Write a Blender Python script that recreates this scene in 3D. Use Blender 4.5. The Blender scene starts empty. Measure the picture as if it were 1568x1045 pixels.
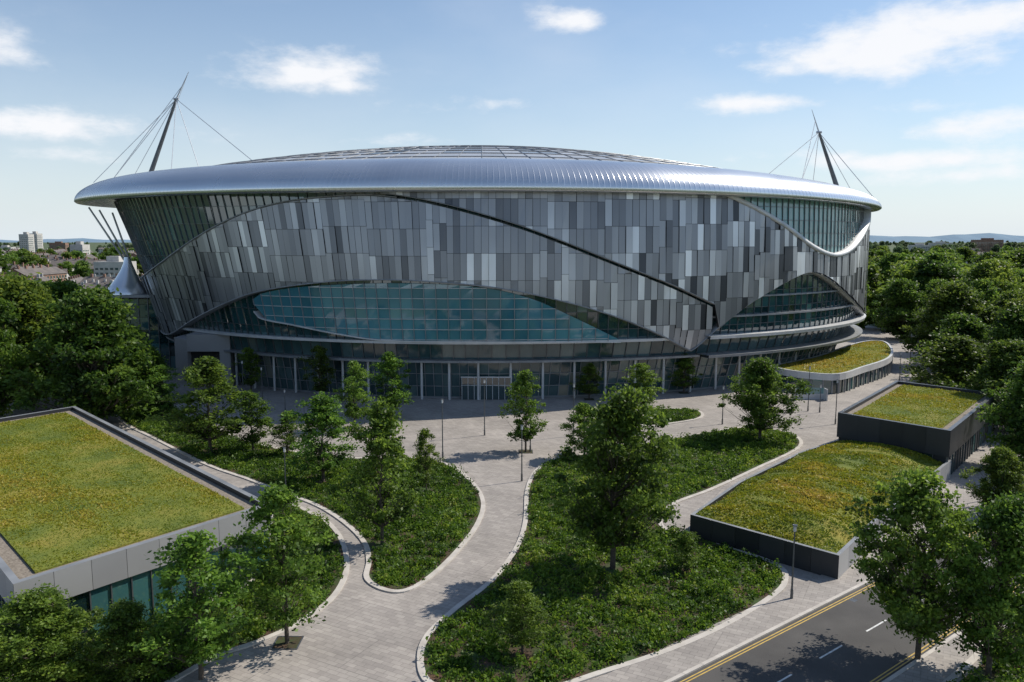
import bpy, math, random
import numpy as np
random.seed(7); rng=np.random.default_rng(7)
# ---------------------------------------------------------------- survey helpers
F=1220.0; PITCH=math.radians(7.3); CH=30.0
cp,sp=math.cos(PITCH),math.sin(PITCH)
def ray(px,py):
    u=(px-784)/F; v=(522.5-py)/F
    return (u, cp+v*sp, -sp+v*cp)
def G(px,py,z=0.0):
    d=ray(px,py); t=(z-CH)/d[2]; return (d[0]*t,d[1]*t)
def at_y(px,py,Y):
    d=ray(px,py); t=Y/d[1]; return (d[0]*t,Y,CH+d[2]*t)
SC=bpy.context.scene
def link(o,parent=None):
    SC.collection.objects.link(o)
    if parent: o.parent=parent
    return o
def empty(name,loc=(0,0,0)):
    e=bpy.data.objects.new(name,None); e.location=loc; e.empty_display_size=.5
    return link(e)
# ---------------------------------------------------------------- materials
def newmat(name):
    m=bpy.data.materials.new(name); m.use_nodes=True
    nt=m.node_tree; nt.nodes.clear()
    out=nt.nodes.new('ShaderNodeOutputMaterial'); b=nt.nodes.new('ShaderNodeBsdfPrincipled')
    nt.links.new(b.outputs[0],out.inputs[0]); return m,nt,b,out
def pm(name,cols,rough=.6,metal=0,ior=1.5,scale=1.0,detail=4,attr=False,bump=0,bscale=None,rvar=0,spread=(.3,.7),nmix=.16):
    m,nt,b,out=newmat(name); N=nt.nodes; L=nt.links
    b.inputs['Roughness'].default_value=rough; b.inputs['Metallic'].default_value=metal; b.inputs['IOR'].default_value=ior
    tc=N.new('ShaderNodeTexCoord'); nz=N.new('ShaderNodeTexNoise'); nz.inputs['Scale'].default_value=scale; nz.inputs['Detail'].default_value=detail
    L.new(tc.outputs['Object'],nz.inputs['Vector'])
    rp=N.new('ShaderNodeValToRGB'); e=rp.color_ramp.elements
    n=len(cols); lo,hi=(0.,1.) if attr else spread
    while len(e)<n: e.new(.5)
    for i,c in enumerate(cols):
        e[i].position=lo+(hi-lo)*i/max(1,n-1); e[i].color=(*c,1)
    if attr:
        at=N.new('ShaderNodeAttribute'); at.attribute_name='tint'
        ad=N.new('ShaderNodeMath'); ad.operation='MULTIPLY_ADD'; ad.inputs[1].default_value=nmix
        sb=N.new('ShaderNodeMath'); sb.operation='SUBTRACT'; sb.inputs[1].default_value=nmix/2
        L.new(nz.outputs['Fac'],ad.inputs[0]); L.new(at.outputs['Fac'],ad.inputs[2]); L.new(ad.outputs[0],sb.inputs[0]); L.new(sb.outputs[0],rp.inputs['Fac'])
    else: L.new(nz.outputs['Fac'],rp.inputs['Fac'])
    L.new(rp.outputs['Color'],b.inputs['Base Color'])
    if rvar:
        mr=N.new('ShaderNodeMapRange'); mr.inputs['To Min'].default_value=max(0,rough-rvar); mr.inputs['To Max'].default_value=rough+rvar
        L.new(nz.outputs['Fac'],mr.inputs['Value']); L.new(mr.outputs[0],b.inputs['Roughness'])
    if bump:
        n2=N.new('ShaderNodeTexNoise'); n2.inputs['Scale'].default_value=bscale or scale*4; n2.inputs['Detail'].default_value=6
        L.new(tc.outputs['Object'],n2.inputs['Vector'])
        bp=N.new('ShaderNodeBump'); bp.inputs['Strength'].default_value=bump; bp.inputs['Distance'].default_value=.1
        L.new(n2.outputs['Fac'],bp.inputs['Height']); L.new(bp.outputs[0],b.inputs['Normal'])
    return m
def leafmat(name,cols,trans=.4,objvar=True):
    m=pm(name,cols,rough=.5,attr=True,scale=.12,nmix=.5)
    nt=m.node_tree; N=nt.nodes; L=nt.links
    out=[n for n in N if n.type=='OUTPUT_MATERIAL'][0]; b=[n for n in N if n.type=='BSDF_PRINCIPLED'][0]; rp=[n for n in N if n.type=='VALTORGB'][0]
    b.inputs['Specular IOR Level'].default_value=.3
    src=rp.outputs[0]
    if objvar:
        oi=N.new('ShaderNodeObjectInfo'); h0=N.new('ShaderNodeHueSaturation')
        a=N.new('ShaderNodeMapRange'); a.inputs['To Min'].default_value=.485; a.inputs['To Max'].default_value=.515; L.new(oi.outputs['Random'],a.inputs[0]); L.new(a.outputs[0],h0.inputs['Hue'])
        m7=N.new('ShaderNodeMath'); m7.operation='MULTIPLY'; m7.inputs[1].default_value=7.3; fr=N.new('ShaderNodeMath'); fr.operation='FRACT'
        L.new(oi.outputs['Random'],m7.inputs[0]); L.new(m7.outputs[0],fr.inputs[0])
        c=N.new('ShaderNodeMapRange'); c.inputs['To Min'].default_value=.78; c.inputs['To Max'].default_value=1.3; L.new(fr.outputs[0],c.inputs[0]); L.new(c.outputs[0],h0.inputs['Value'])
        L.new(rp.outputs[0],h0.inputs['Color']); src=h0.outputs[0]; L.new(src,b.inputs['Base Color'])
    t=N.new('ShaderNodeBsdfTranslucent'); mx=N.new('ShaderNodeMixShader'); mx.inputs[0].default_value=trans
    hs=N.new('ShaderNodeHueSaturation'); hs.inputs['Value'].default_value=2.0; hs.inputs['Hue'].default_value=.487
    L.new(src,hs.inputs['Color']); L.new(hs.outputs[0],t.inputs[0])
    L.new(b.outputs[0],mx.inputs[1]); L.new(t.outputs[0],mx.inputs[2]); L.new(mx.outputs[0],out.inputs[0]); return m
def paving(name):
    m,nt,b,out=newmat(name); N=nt.nodes; L=nt.links
    tc=N.new('ShaderNodeTexCoord'); mp=N.new('ShaderNodeMapping'); mp.inputs['Rotation'].default_value=(0,0,.5)
    L.new(tc.outputs['Object'],mp.inputs[0])
    br=N.new('ShaderNodeTexBrick'); br.inputs['Scale'].default_value=1; br.inputs['Brick Width'].default_value=.9; br.inputs['Row Height'].default_value=.45
    br.inputs['Mortar Size'].default_value=.014; br.inputs['Color1'].default_value=(.315,.285,.26,1); br.inputs['Color2'].default_value=(.395,.36,.325,1); br.inputs['Mortar'].default_value=(.20,.18,.165,1)
    L.new(mp.outputs[0],br.inputs['Vector'])
    def nzr(sc,lo,hi,det=8):
        nz=N.new('ShaderNodeTexNoise'); nz.inputs['Scale'].default_value=sc; nz.inputs['Detail'].default_value=det; nz.inputs['Roughness'].default_value=.65
        L.new(tc.outputs['Object'],nz.inputs[0])
        mr=N.new('ShaderNodeMapRange'); mr.inputs['From Min'].default_value=.3; mr.inputs['From Max'].default_value=.7; mr.inputs['To Min'].default_value=lo; mr.inputs['To Max'].default_value=hi
        L.new(nz.outputs[0],mr.inputs[0]); return mr.outputs[0]
    b2=N.new('ShaderNodeTexBrick'); b2.inputs['Scale'].default_value=1; b2.inputs['Brick Width'].default_value=9; b2.inputs['Row Height'].default_value=4.5; b2.inputs['Mortar Size'].default_value=.05
    b2.inputs['Color1'].default_value=(.95,.95,.95,1); b2.inputs['Color2'].default_value=(1.04,1.035,1.03,1); b2.inputs['Mortar'].default_value=(.85,.85,.85,1)
    L.new(mp.outputs[0],b2.inputs['Vector'])
    cur=br.outputs[0]
    for s_ in (b2.outputs[0],nzr(.13,.74,1.1),nzr(1.3,.9,1.06,4)):
        m1=N.new('ShaderNodeMix'); m1.data_type='RGBA'; m1.blend_type='MULTIPLY'; m1.inputs[0].default_value=1
        L.new(cur,m1.inputs[6]); L.new(s_,m1.inputs[7]); cur=m1.outputs[2]
    L.new(cur,b.inputs['Base Color']); b.inputs['Roughness'].default_value=.75; return m
M={}
M['pave']=paving('plaza_paving')
M['kerb']=pm('kerb_stone',[(.42,.385,.345),(.56,.52,.47)],.8,scale=.8)
M['soil']=pm('planted_soil',[(.10,.055,.03),(.055,.036,.02),(.04,.055,.014),(.04,.08,.014)],.95,scale=.5,detail=9,bump=.8,spread=(.32,.66))
M['asphalt']=pm('asphalt',[(.05,.047,.045),(.085,.08,.075)],.85,scale=.25,detail=10,bump=.2,bscale=12)
M['white']=pm('white_paint',[(.45,.45,.43),(.8,.8,.78)],.6,scale=2)
M['yellow']=pm('yellow_paint',[(.42,.28,.06),(.62,.42,.09)],.6,scale=2)
M['ground']=pm('ground_grass',[(.04,.07,.025),(.07,.10,.035),(.10,.11,.06)],.95,scale=.02,detail=10)
M['lawn']=pm('lawn_grass',[(.02,.045,.012),(.05,.09,.02)],.9,scale=.3,detail=8,bump=.5)
M['sedum']=pm('sedum_roof',[(.06,.10,.012),(.15,.17,.018),(.24,.20,.03)],.95,scale=.22,detail=9,bump=.8,bscale=5)
M['clad']=pm('metal_cladding',[(.05,.054,.063),(.22,.225,.24),(.36,.365,.38),(.82,.83,.84)],.33,.55,attr=True,scale=.035,rvar=.1,nmix=.7,detail=3)  # broad noise paints cloud-like reflections into the panel colour
M['back']=pm('cladding_backing',[(.02,.021,.024),(.03,.031,.034)],.6,.3)
M['rim']=pm('polished_roof_metal',[(.66,.68,.71),(.80,.82,.84)],.27,.85,scale=.06,rvar=.07)
M['roof']=pm('roof_sheet',[(.42,.44,.46),(.55,.57,.59),(.48,.50,.52)],.35,.3,attr=True,scale=.3)
M['rooflight']=pm('roof_glazing',[(.24,.27,.29),(.38,.41,.44)],.15,.1,attr=True,scale=.3)
M['rib']=pm('roof_rib',[(.18,.19,.2),(.28,.29,.3)],.4,.5)
M['steel']=pm('dark_steel',[(.09,.095,.10),(.15,.155,.16)],.4,.5)
M['cable']=pm('steel_cable',[(.45,.46,.48),(.55,.56,.58)],.4,.4)
M['glass']=pm('curtain_glass',[(.008,.022,.026),(.02,.065,.072),(.06,.17,.175)],.05,0,2.1,attr=True,scale=.08,nmix=.4)
M['lobby']=pm('lobby_glass',[(.015,.032,.036),(.035,.08,.088),(.10,.155,.15),(.30,.27,.2)],.08,0,1.8,attr=True,scale=.3,nmix=.5)  # brighter pane tints stand in for interior lights
M['teal']=pm('window_glass_teal',[(.02,.08,.11),(.045,.17,.22),(.10,.29,.34),(.22,.46,.48)],.05,0,2.0,attr=True,scale=.05,nmix=1.2,detail=2)  # low-frequency streaks paint reflections into the glass colour
M['pale']=pm('pale_glass',[(.07,.18,.18),(.14,.30,.30),(.25,.43,.42)],.08,0,1.9,attr=True,scale=.07,nmix=.6)
M['mull']=pm('mullion',[(.10,.11,.12),(.16,.17,.18)],.4,.5)
M['slab']=pm('slab_fascia',[(.20,.21,.22),(.31,.32,.33)],.5,.2,scale=.4)
M['wslab']=pm('white_fascia',[(.5,.51,.51),(.64,.64,.64)],.45,.1,scale=.4)
M['conc']=pm('grey_panel',[(.26,.26,.265),(.37,.365,.36)],.6,.1,attr=True,scale=.25,detail=8,nmix=.9)
M['dark']=pm('dark_cladding',[(.018,.02,.024),(.04,.042,.048)],.5,.2,attr=True,scale=.4,detail=8,nmix=.8)
M['gravel']=pm('gravel',[(.14,.115,.09),(.30,.26,.21)],.95,scale=6)
M['bark']=pm('bark',[(.05,.038,.028),(.11,.09,.07)],.9,scale=5)
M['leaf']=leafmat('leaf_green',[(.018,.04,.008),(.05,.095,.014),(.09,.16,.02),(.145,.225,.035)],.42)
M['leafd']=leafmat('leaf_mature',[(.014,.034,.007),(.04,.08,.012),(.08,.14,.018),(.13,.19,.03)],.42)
M['leafh']=leafmat('leaf_far_haze_tint',[(.045,.085,.04),(.07,.115,.05),(.095,.14,.06),(.12,.17,.08)],.3)  # distance haze painted into the leaf colour, paler and bluer
M['shrub']=leafmat('shrub_leaf',[(.014,.038,.006),(.04,.09,.01),(.08,.155,.014),(.14,.22,.022),(.22,.26,.045)],.38,False)
M['tuft']=leafmat('sedum_tuft',[(.05,.10,.01),(.13,.175,.012),(.23,.235,.018),(.34,.28,.045),(.38,.25,.08)],.3,False)
M['brick']=pm('brick_wall',[(.18,.10,.075),(.28,.18,.13)],.9,scale=.4)
M['tile']=pm('roof_tile',[(.10,.09,.085),(.17,.145,.13)],.85,scale=.5)
M['render']=pm('pale_render',[(.38,.37,.35),(.52,.5,.47)],.8,scale=.3)
M['hill']=pm('hazy_hill',[(.12,.20,.28),(.18,.27,.35)],1,scale=.003)  # blue-grey base colour stands in for distance haze
# ---------------------------------------------------------------- mesh builder
class MB:
    def __init__(s): s.v=[];s.f=[];s.m=[];s.t=[];s.mats=[]
    def mi(s,k):
        if k not in s.mats: s.mats.append(k)
        return s.mats.index(k)
    def face(s,pts,k,t=.5):
        n=len(s.v); s.v.extend([tuple(p) for p in pts]); s.f.append(list(range(n,n+len(pts)))); s.m.append(s.mi(k)); s.t.append(t)
    def prism(s,poly,z0,z1,k,top=True,kt=None,t=.5):
        n=len(poly)
        for i in range(n):
            a=poly[i];b=poly[(i+1)%n]
            s.face([(a[0],a[1],z0),(b[0],b[1],z0),(b[0],b[1],z1),(a[0],a[1],z1)],k,t)
        if top: s.face([(p[0],p[1],z1) for p in poly],kt or k,t); s.face([(p[0],p[1],z0) for p in poly[::-1]],k,t)
    def box(s,x0,x1,y0,y1,z0,z1,k,t=.5):
        s.prism([(x0,y0),(x1,y0),(x1,y1),(x0,y1)],z0,z1,k,t=t)
    def obox(s,a,b,w,z0,z1,k,t=.5):
        dx,dy=b[0]-a[0],b[1]-a[1]; l=math.hypot(dx,dy) or 1; nx,ny=-dy/l*w/2,dx/l*w/2
        s.prism([(a[0]-nx,a[1]-ny),(b[0]-nx,b[1]-ny),(b[0]+nx,b[1]+ny),(a[0]+nx,a[1]+ny)],z0,z1,k,t=t)
    def tube(s,p0,p1,r0,r1,k,n=8,t=.5):
        p0=np.array(p0,float);p1=np.array(p1,float);d=p1-p0;l=np.linalg.norm(d);d/=l
        a=np.cross(d,[0,0,1.])
        if np.linalg.norm(a)<1e-3:a=np.array([1.,0,0])
        a/=np.linalg.norm(a);b=np.cross(d,a);base=len(s.v)
        for p,r in((p0,r0),(p1,r1)):
            for i in range(n):
                q=p+r*(math.cos(2*math.pi*i/n)*a+math.sin(2*math.pi*i/n)*b); s.v.append(tuple(q))
        for i in range(n):
            j=(i+1)%n; s.f.append([base+i,base+j,base+n+j,base+n+i]);s.m.append(s.mi(k));s.t.append(t)
        s.f.append([base+i for i in range(n)][::-1]);s.m.append(s.mi(k));s.t.append(t)
        s.f.append([base+n+i for i in range(n)]);s.m.append(s.mi(k));s.t.append(t)
    def grid(s,rows,k,closed=False,t=.5):
        base=len(s.v); n=len(rows[0])
        for r in rows: s.v.extend([tuple(p) for p in r])
        for i in range(len(rows)-1):
            for j in range(n if closed else n-1):
                j2=(j+1)%n
                s.f.append([base+i*n+j,base+i*n+j2,base+(i+1)*n+j2,base+(i+1)*n+j]);s.m.append(s.mi(k));s.t.append(t)
    def obj(s,name,parent=None,smooth=False):
        me=bpy.data.meshes.new(name); me.from_pydata(s.v,[],s.f)
        for k in s.mats: me.materials.append(M[k])
        me.polygons.foreach_set('material_index',s.m)
        at=me.attributes.new('tint','FLOAT','FACE'); at.data.foreach_set('value',np.array(s.t,dtype=np.float32))
        if smooth: me.polygons.foreach_set('use_smooth',[True]*len(s.f))
        me.update(); o=bpy.data.objects.new(name,me); return link(o,parent)
def quadmesh(name,V,Q,mi,tint,mats):
    me=bpy.data.meshes.new(name); n=len(V); q=len(Q)
    me.vertices.add(n); me.vertices.foreach_set('co',np.asarray(V,np.float32).ravel())
    me.loops.add(q*4); me.loops.foreach_set('vertex_index',np.asarray(Q,np.int32).ravel())
    me.polygons.add(q); me.polygons.foreach_set('loop_start',np.arange(q,dtype=np.int32)*4)
    for k in mats: me.materials.append(M[k])
    me.polygons.foreach_set('material_index',np.asarray(mi,np.int32))
    me.update(calc_edges=True)
    at=me.attributes.new('tint','FLOAT','FACE'); at.data.foreach_set('value',np.asarray(tint,np.float32))
    return me
def leafquads(C,S,up=0.0,asp=.55):
    n=len(C); a=rng.normal(size=(n,3)); a[:,2]+=up*np.sign(rng.random(n)+1); a/=np.linalg.norm(a,axis=1)[:,None]
    b=rng.normal(size=(n,3)); b-=a*(a*b).sum(1)[:,None]; b/=np.linalg.norm(b,axis=1)[:,None]
    S=S[:,None]; V=np.stack([C-a*S,C-b*S*asp,C+a*S,C+b*S*asp],1).reshape(-1,3)
    return V,np.arange(4*n).reshape(-1,4)
def catmull(P,n=8,closed=False):
    P=[np.array(p,float) for p in P]; out=[]; m=len(P)
    rngi=range(m) if closed else range(m-1)
    for i in rngi:
        p1,p2=P[i],P[(i+1)%m]
        p0=P[(i-1)%m] if closed or i>0 else 2*p1-p2
        p3=P[(i+2)%m] if closed or i<m-2 else 2*p2-p1
        for j in range(n):
            t=j/n
            out.append(.5*((2*p1)+(-p0+p2)*t+(2*p0-5*p1+4*p2-p3)*t*t+(-p0+3*p1-3*p2+p3)*t**3))
    if not closed: out.append(P[-1])
    return out
def inpoly(P,x,y):
    P=np.array(P); r=np.zeros(len(x),bool); n=len(P)
    for i in range(n):
        x1,y1=P[i];x2,y2=P[(i+1)%n]
        if y1==y2: continue
        c=((y1>y)!=(y2>y))&(x<(x2-x1)*(y-y1)/(y2-y1)+x1); r^=c
    return r
def area(P):
    P=np.array(P);x,y=P[:,0],P[:,1]; return abs(np.dot(x,np.roll(y,-1))-np.dot(y,np.roll(x,-1)))/2
def signed(P):
    P=np.array(P);x,y=P[:,0],P[:,1]; return (np.dot(x,np.roll(y,-1))-np.dot(y,np.roll(x,-1)))/2
def sample(P,n):
    P=np.array(P); lo=P.min(0);hi=P.max(0); X=[];tot=0
    while tot<n:
        q=rng.random((n*2,2))*(hi-lo)+lo; q=q[inpoly(P,q[:,0],q[:,1])]; X.append(q); tot+=len(q)
        if len(q)==0: break
    return np.concatenate(X)[:n]
def offset(P,d):
    P=[np.array(p[:2]) for p in P]; n=len(P); s=1 if signed(P)>0 else -1; out=[]
    for i in range(n):
        t=P[(i+1)%n]-P[i-1]; t=t/(np.linalg.norm(t)+1e-9); out.append(P[i]+s*d*np.array([t[1],-t[0]]))
    return out
def offset_sharp(P,d):
    P=[np.array(p[:2],float) for p in P]; n=len(P); s=1 if signed(P)>0 else -1; out=[]
    for i in range(n):
        e1=P[i]-P[i-1]; e2=P[(i+1)%n]-P[i]; e1/=np.linalg.norm(e1); e2/=np.linalg.norm(e2)
        n1=s*np.array([e1[1],-e1[0]]);n2=s*np.array([e2[1],-e2[0]]); m=n1+n2; m/=np.linalg.norm(m)
        out.append(P[i]+m*d/max(.3,np.dot(m,n1)))
    return out
def lf(x,y,s=1.,ph=0):
    x=x*s;y=y*s
    return (np.sin(x*.9+1.3*np.sin(y*.7+ph))+np.sin(y*1.1+ph+1.7*np.sin(x*.5))+np.sin((x+y)*1.9+ph)*.6)/2.6
# ---------------------------------------------------------------- ground
g=MB(); R=9000
g.face([(-R,-600,0),(R,-600,0),(R,R,0),(-R,R,0)],'ground'); g.obj('ground')
pv=MB(); P=[(-92,20),(70,20),(70,95),(78,120),(108,150),(125,190),(125,300),(-110,300),(-100,170),(-92,120)]
pv.face([(x,y,.004) for x,y in P],'pave'); pv.obj('plaza_pavement')
rd=MB(); A=np.array([10.4,50.5]); D=np.array([.79,.613]); D/=np.linalg.norm(D); Nn=np.array([D[1],-D[0]]); W=8.8
def rp(s,o): q=A+D*s+Nn*o; return (q[0],q[1])
def strip(mb,s0,s1,o0,o1,z,k):
    mb.face([(*rp(s0,o0),z),(*rp(s0,o1),z),(*rp(s1,o1),z),(*rp(s1,o0),z)],k)
strip(rd,-90,300,0,W,.008,'asphalt')
for o in (.3,.55,W-.3,W-.55): strip(rd,-90,300,o-.05,o+.05,.012,'yellow')
s=-86
while s<200: strip(rd,s,s+3,W/2-.07,W/2+.07,.012,'white'); s+=6.5
for (s_,o_) in ((22,.95),(-4,W-.9)): strip(rd,s_,s_+.6,o_-.25,o_+.25,.012,'steel')
rd.obj('road')
kb=MB()
for o0,o1 in((-.3,0),(W,W+.3)):
    for i in range(-90,300,2): kb.prism([rp(i+.01,o0),rp(i+.01,o1),rp(i+1.99,o1),rp(i+1.99,o0)],0,.13,'kerb')
kb.obj('road_kerb')
sw=MB(); strip(sw,-90,300,W+.3,W+3.2,.1,'pave'); strip(sw,-90,300,-3.4,-.3,.1,'pave')
sw.face([(*rp(-90,-3.4),.004),(*rp(300,-3.4),.004),(*rp(300,-3.4),.1),(*rp(-90,-3.4),.1)],'kerb'); sw.obj('roadside_pavement')
# ---------------------------------------------------------------- stadium
ST=empty('football_stadium'); CX,CY=-8.0,215.0
def A_(z,left):
    z=max(z,0); return 80+13*(min(z,40)/38)**1.3 if left else 98-5*max(0,12-z)/12
def B_(z): return 69+1.5*math.sin(math.pi*min(max(z,0),38)/38)
def S(th,z,off=0):
    return (CX+(A_(z,math.sin(th)<0)+off)*math.sin(th), CY-(B_(z)+off)*math.cos(th), z)
def hit(px,py,off=0):
    d=ray(px,py); best=None
    for i in range(1400):
        t=100+i*.1; x,y,z=d[0]*t,d[1]*t,CH+d[2]*t
        f=math.hypot((x-CX)/(A_(z,x<CX)+off),(y-CY)/(B_(z)+off))-1
        if best is None or f<best[0]: best=(f,x,y,z)
        if f<0: break
    f,x,y,z=best
    return (math.atan2((x-CX)/(A_(z,x<CX)+off),-(y-CY)/(B_(z)+off)),z)
def curve(P,off=0,n=5):
    q=[hit(p[0],p[1],off) for p in catmull(P,n)]; q.sort(); return np.array([a[0] for a in q]),np.array([a[1] for a in q])
ZT=38.7
UA_px=[(213,428),(250,400),(300,364),(350,336),(400,317),(450,306),(520,299),(570,298),(630,305),(700,320),(780,343),(850,368),(950,408),(1030,440),(1090,468)]
LA_px=[(213,430),(232,475),(255,512),(300,487),(350,462),(400,445),(480,433),(560,428),(650,430),(760,440),(850,458),(930,480),(1000,507),(1040,528),(1058,537)]
LB_px=[(1058,537),(1075,523),(1100,500),(1150,462),(1200,432),(1235,417),(1260,422),(1290,445),(1318,474)]
CB_px=[(1098,296),(1150,320),(1200,350),(1240,380),(1272,393),(1298,385),(1318,360),(1332,326)]
UA=curve(UA_px);LA=curve(LA_px);LB=curve(LB_px);CB=curve(CB_px)
th_join=UA[0][-1]; th_l=UA[0][0]; th_ub=hit(585,297)[0]
Lth=np.concatenate([LA[0],LB[0][1:],[LB[0][-1]+.25,math.pi]]); Lz=np.concatenate([LA[1],LB[1][1:],[9,9]])
def Lf(t): return float(np.interp(t,Lth,Lz))
def UAf(t): return float(np.interp(t,*UA))
def rz(t):
    s_=math.sin(t); return 38.35-1.6*max(0,s_)**2.5
def ZTf(t): return min(ZT,rz(t)+.6)
def CBf(t):
    if t<CB[0][0] or t>CB[0][-1]: return ZTf(t)
    return min(ZTf(t),float(np.interp(t,*CB)))
tt=np.linspace(-math.pi,math.pi,6001); ds=np.hypot(96*np.cos(tt),70*np.sin(tt))*(tt[1]-tt[0]); cum=np.cumsum(ds)
def stations(step,t0=-math.pi,t1=math.pi):
    c0=np.interp(t0,tt,cum);c1=np.interp(t1,tt,cum);n=max(1,int(round((c1-c0)/step)))
    return list(np.interp(np.linspace(c0,c1,n+1),cum,tt))
ROW=4.9
def panels(mb,t0,t1,lo,up,off,seed):
    r=random.Random(seed); ths=stations(1.3,t0,t1); zoff=0; col=0
    for i in range(len(ths)-1):
        a,b=ths[i],ths[i+1]; w=b-a; a2=a+w*.02;b2=b-w*.02
        la,lb,ua,ub=lo(a),lo(b),up(a),up(b)
        if ua-la<.05 and ub-lb<.05: continue
        mb2.face([S(a,la,off-.35),S(b,lb,off-.35),S(b,max(lb,ub),off-.35),S(a,max(la,ua),off-.35)],'back')
        if r.random()<.3: zoff=r.choice([0,0,0,.5,-.5,1.1])
        zk=-2+zoff
        col=col*.3+r.gauss(0,.08)
        while zk<ZT+ROW:
            z0,z1=zk+.03,zk+ROW-.03
            pa0,pa1=max(z0,la),min(z1,ua); pb0,pb1=max(z0,lb),min(z1,ub)
            if (pa1-pa0>.02 or pb1-pb0>.02):
                if pa1<=pa0: pa0=pa1=min(max(pa0,la),ua)
                if pb1<=pb0: pb0=pb1=min(max(pb0,lb),ub)
                q=r.random(); tn=.5+col+r.gauss(0,.12)+(.2 if q>.84 else 0)-(.22 if q<.1 else 0)
                if .3<a<1.15 and q<.16: tn-=.25
                if .3<a<1.15 and q>.78: tn+=.16  # extra bright panels on the right: sunlight painted into the tint
                o=off+r.choice([0,.06,.12,.2])
                mb.face([S(a2,pa0,o),S(b2,pb0,o+r.uniform(-.07,.07)),S(b2,pb1,o+r.uniform(-.04,.04)),S(a2,pa1,o)],'clad',min(.98,max(.02,tn)))
            zk+=ROW
cl=MB(); mb2=MB()
def upA(t): return UAf(t) if t<=th_join else Lf(t)
panels(cl,th_l,th_join,Lf,lambda t:max(Lf(t),upA(t)-.3),0,1)
def loB(t):
    if t<th_ub: return ZT
    if t<th_join: return min(ZT,UAf(t)+.4)
    return Lf(t)
panels(cl,th_ub-.12,math.pi-.001,loB,CBf,.6,2)
cl.obj('metal_cladding_panels',ST); mb2.obj('cladding_backing',ST)
tr=MB()
def trim(t0,t1,fn,o0,o1,h,k,step=1.0,mb=None):
    ths=stations(step,t0,t1); mb=mb or tr
    rows=[[S(t,fn(t),o0) for t in ths],[S(t,fn(t),o1) for t in ths],[S(t,fn(t)+h,o1) for t in ths],[S(t,fn(t)+h,o0) for t in ths]]
    mb.grid(rows,k)
trim(th_l,LB[0][-1]+.2,lambda t:Lf(t)-.22,-1.6,.3,.22,'slab')
trim(th_l,th_ub+.03,lambda t:UAf(t)-.2,-.9,.3,.2,'slab')
trim(th_ub,th_join,lambda t:UAf(t)+.24,-.6,.85,.12,'slab')
trim(CB[0][0],CB[0][-1],lambda t:CBf(t)-.1,-.9,.95,.8,'wslab')
tr.obj('edge_trim',ST,True)
gl=MB(); ml=MB()
def curtain(t0,t1,z0f,z1f,off,cw,rh,k,seed,mw=.09,mk='mull',tmean=.4,tsd=.2,zgrid0=0,hm=True,vk=None,jit=.03):
    r=random.Random(seed); ths=stations(cw,t0,t1)
    for i in range(len(ths)-1):
        a,b=ths[i],ths[i+1]; la,lb=z0f(a),z0f(b);ua,ub=z1f(a),z1f(b)
        kz=math.floor((min(la,lb)-zgrid0)/rh)
        z=zgrid0+kz*rh
        while z<max(ua,ub):
            z1=z+rh; p=[min(max(z,la),ua),min(max(z,lb),ub),min(max(z1,lb),ub),min(max(z1,la),ua)]
            if (p[3]-p[0])+(p[2]-p[1])>.1:
                j=[r.uniform(-jit,jit) for _ in range(4)]
                gl.face([S(a,p[0],off+j[0]),S(b,p[1],off+j[1]),S(b,p[2],off+j[2]),S(a,p[3],off+j[3])],k,min(1,max(0,r.gauss(tmean,tsd))))
                if hm and z>max(la,lb)-.01 and z<min(ua,ub):
                    ml.grid([[S(a,z-mw/2,off+.04),S(b,z-mw/2,off+.04)],[S(a,z-mw/2,off+.16),S(b,z-mw/2,off+.16)],[S(a,z+mw/2,off+.16),S(b,z+mw/2,off+.16)],[S(a,z+mw/2,off+.04),S(b,z+mw/2,off+.04)]],mk)
            z=z1
        if ua-la>.2:
            w=mw/2/90
            zs=np.linspace(la,ua,6)
            ml.grid([[S(a-w,q,off+.04) for q in zs],[S(a-w,q,off+.22) for q in zs],[S(a+w,q,off+.22) for q in zs],[S(a+w,q,off+.04) for q in zs]],vk or mk)
curtain(-math.pi,math.pi,lambda t:11.3,ZTf,-1.4,2.0,3.3,'glass',3,tmean=.45,tsd=.16)
curtain(CB[0][0]+.02,CB[0][-1]-.01,lambda t:CBf(t),ZTf,-.75,1.7,2.6,'pale',5,tmean=.5,tsd=.12)
WU=curve([(388,458),(400,450),(440,442),(500,437),(600,434),(700,437),(760,444),(820,460),(880,487),(950,521)],-.2)
WL=curve([(388,462),(396,485),(450,497),(520,511),(600,521),(760,523),(950,523)],-.2)
curtain(max(WU[0][0],WL[0][0]),WU[0][-1],lambda t:float(np.interp(t,*WL)),lambda t:max(float(np.interp(t,*WL)),min(float(np.interp(t,*WU)),Lf(t)-.4)),-.25,2.5,1.9,'teal',6,.09,'wslab',.5,.06,11.6,vk='slab',jit=.015)
trim(WL[0][0],WL[0][-1],lambda t:float(np.interp(t,*WL))-.25,-1.5,.05,.25,'wslab',mb=ml)
curtain(-1.45,1.5,lambda t:7.7,lambda t:10.8,-1.9,2.6,3.1,'lobby',7,.12,tmean=.38,tsd=.14,zgrid0=7.7)
curtain(-1.45,1.5,lambda t:0,lambda t:7.2,-2.6,2.0,2.4,'lobby',8,.11,'slab',tmean=.42,tsd=.2,zgrid0=0)
tR0=hit(1065,560,-1)[0]; tR1=1.5
gl.obj('curtain_wall_glass',ST); ml.obj('mullions',ST)
sl=MB()
def ring(t0,t1,z,h,oi,oo,k,step=2.):
    ths=stations(step,t0,t1)
    sl.grid([[S(t,z,oi) for t in ths],[S(t,z,oo) for t in ths],[S(t,z+h,oo) for t in ths],[S(t,z+h,oi) for t in ths]],k)
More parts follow.
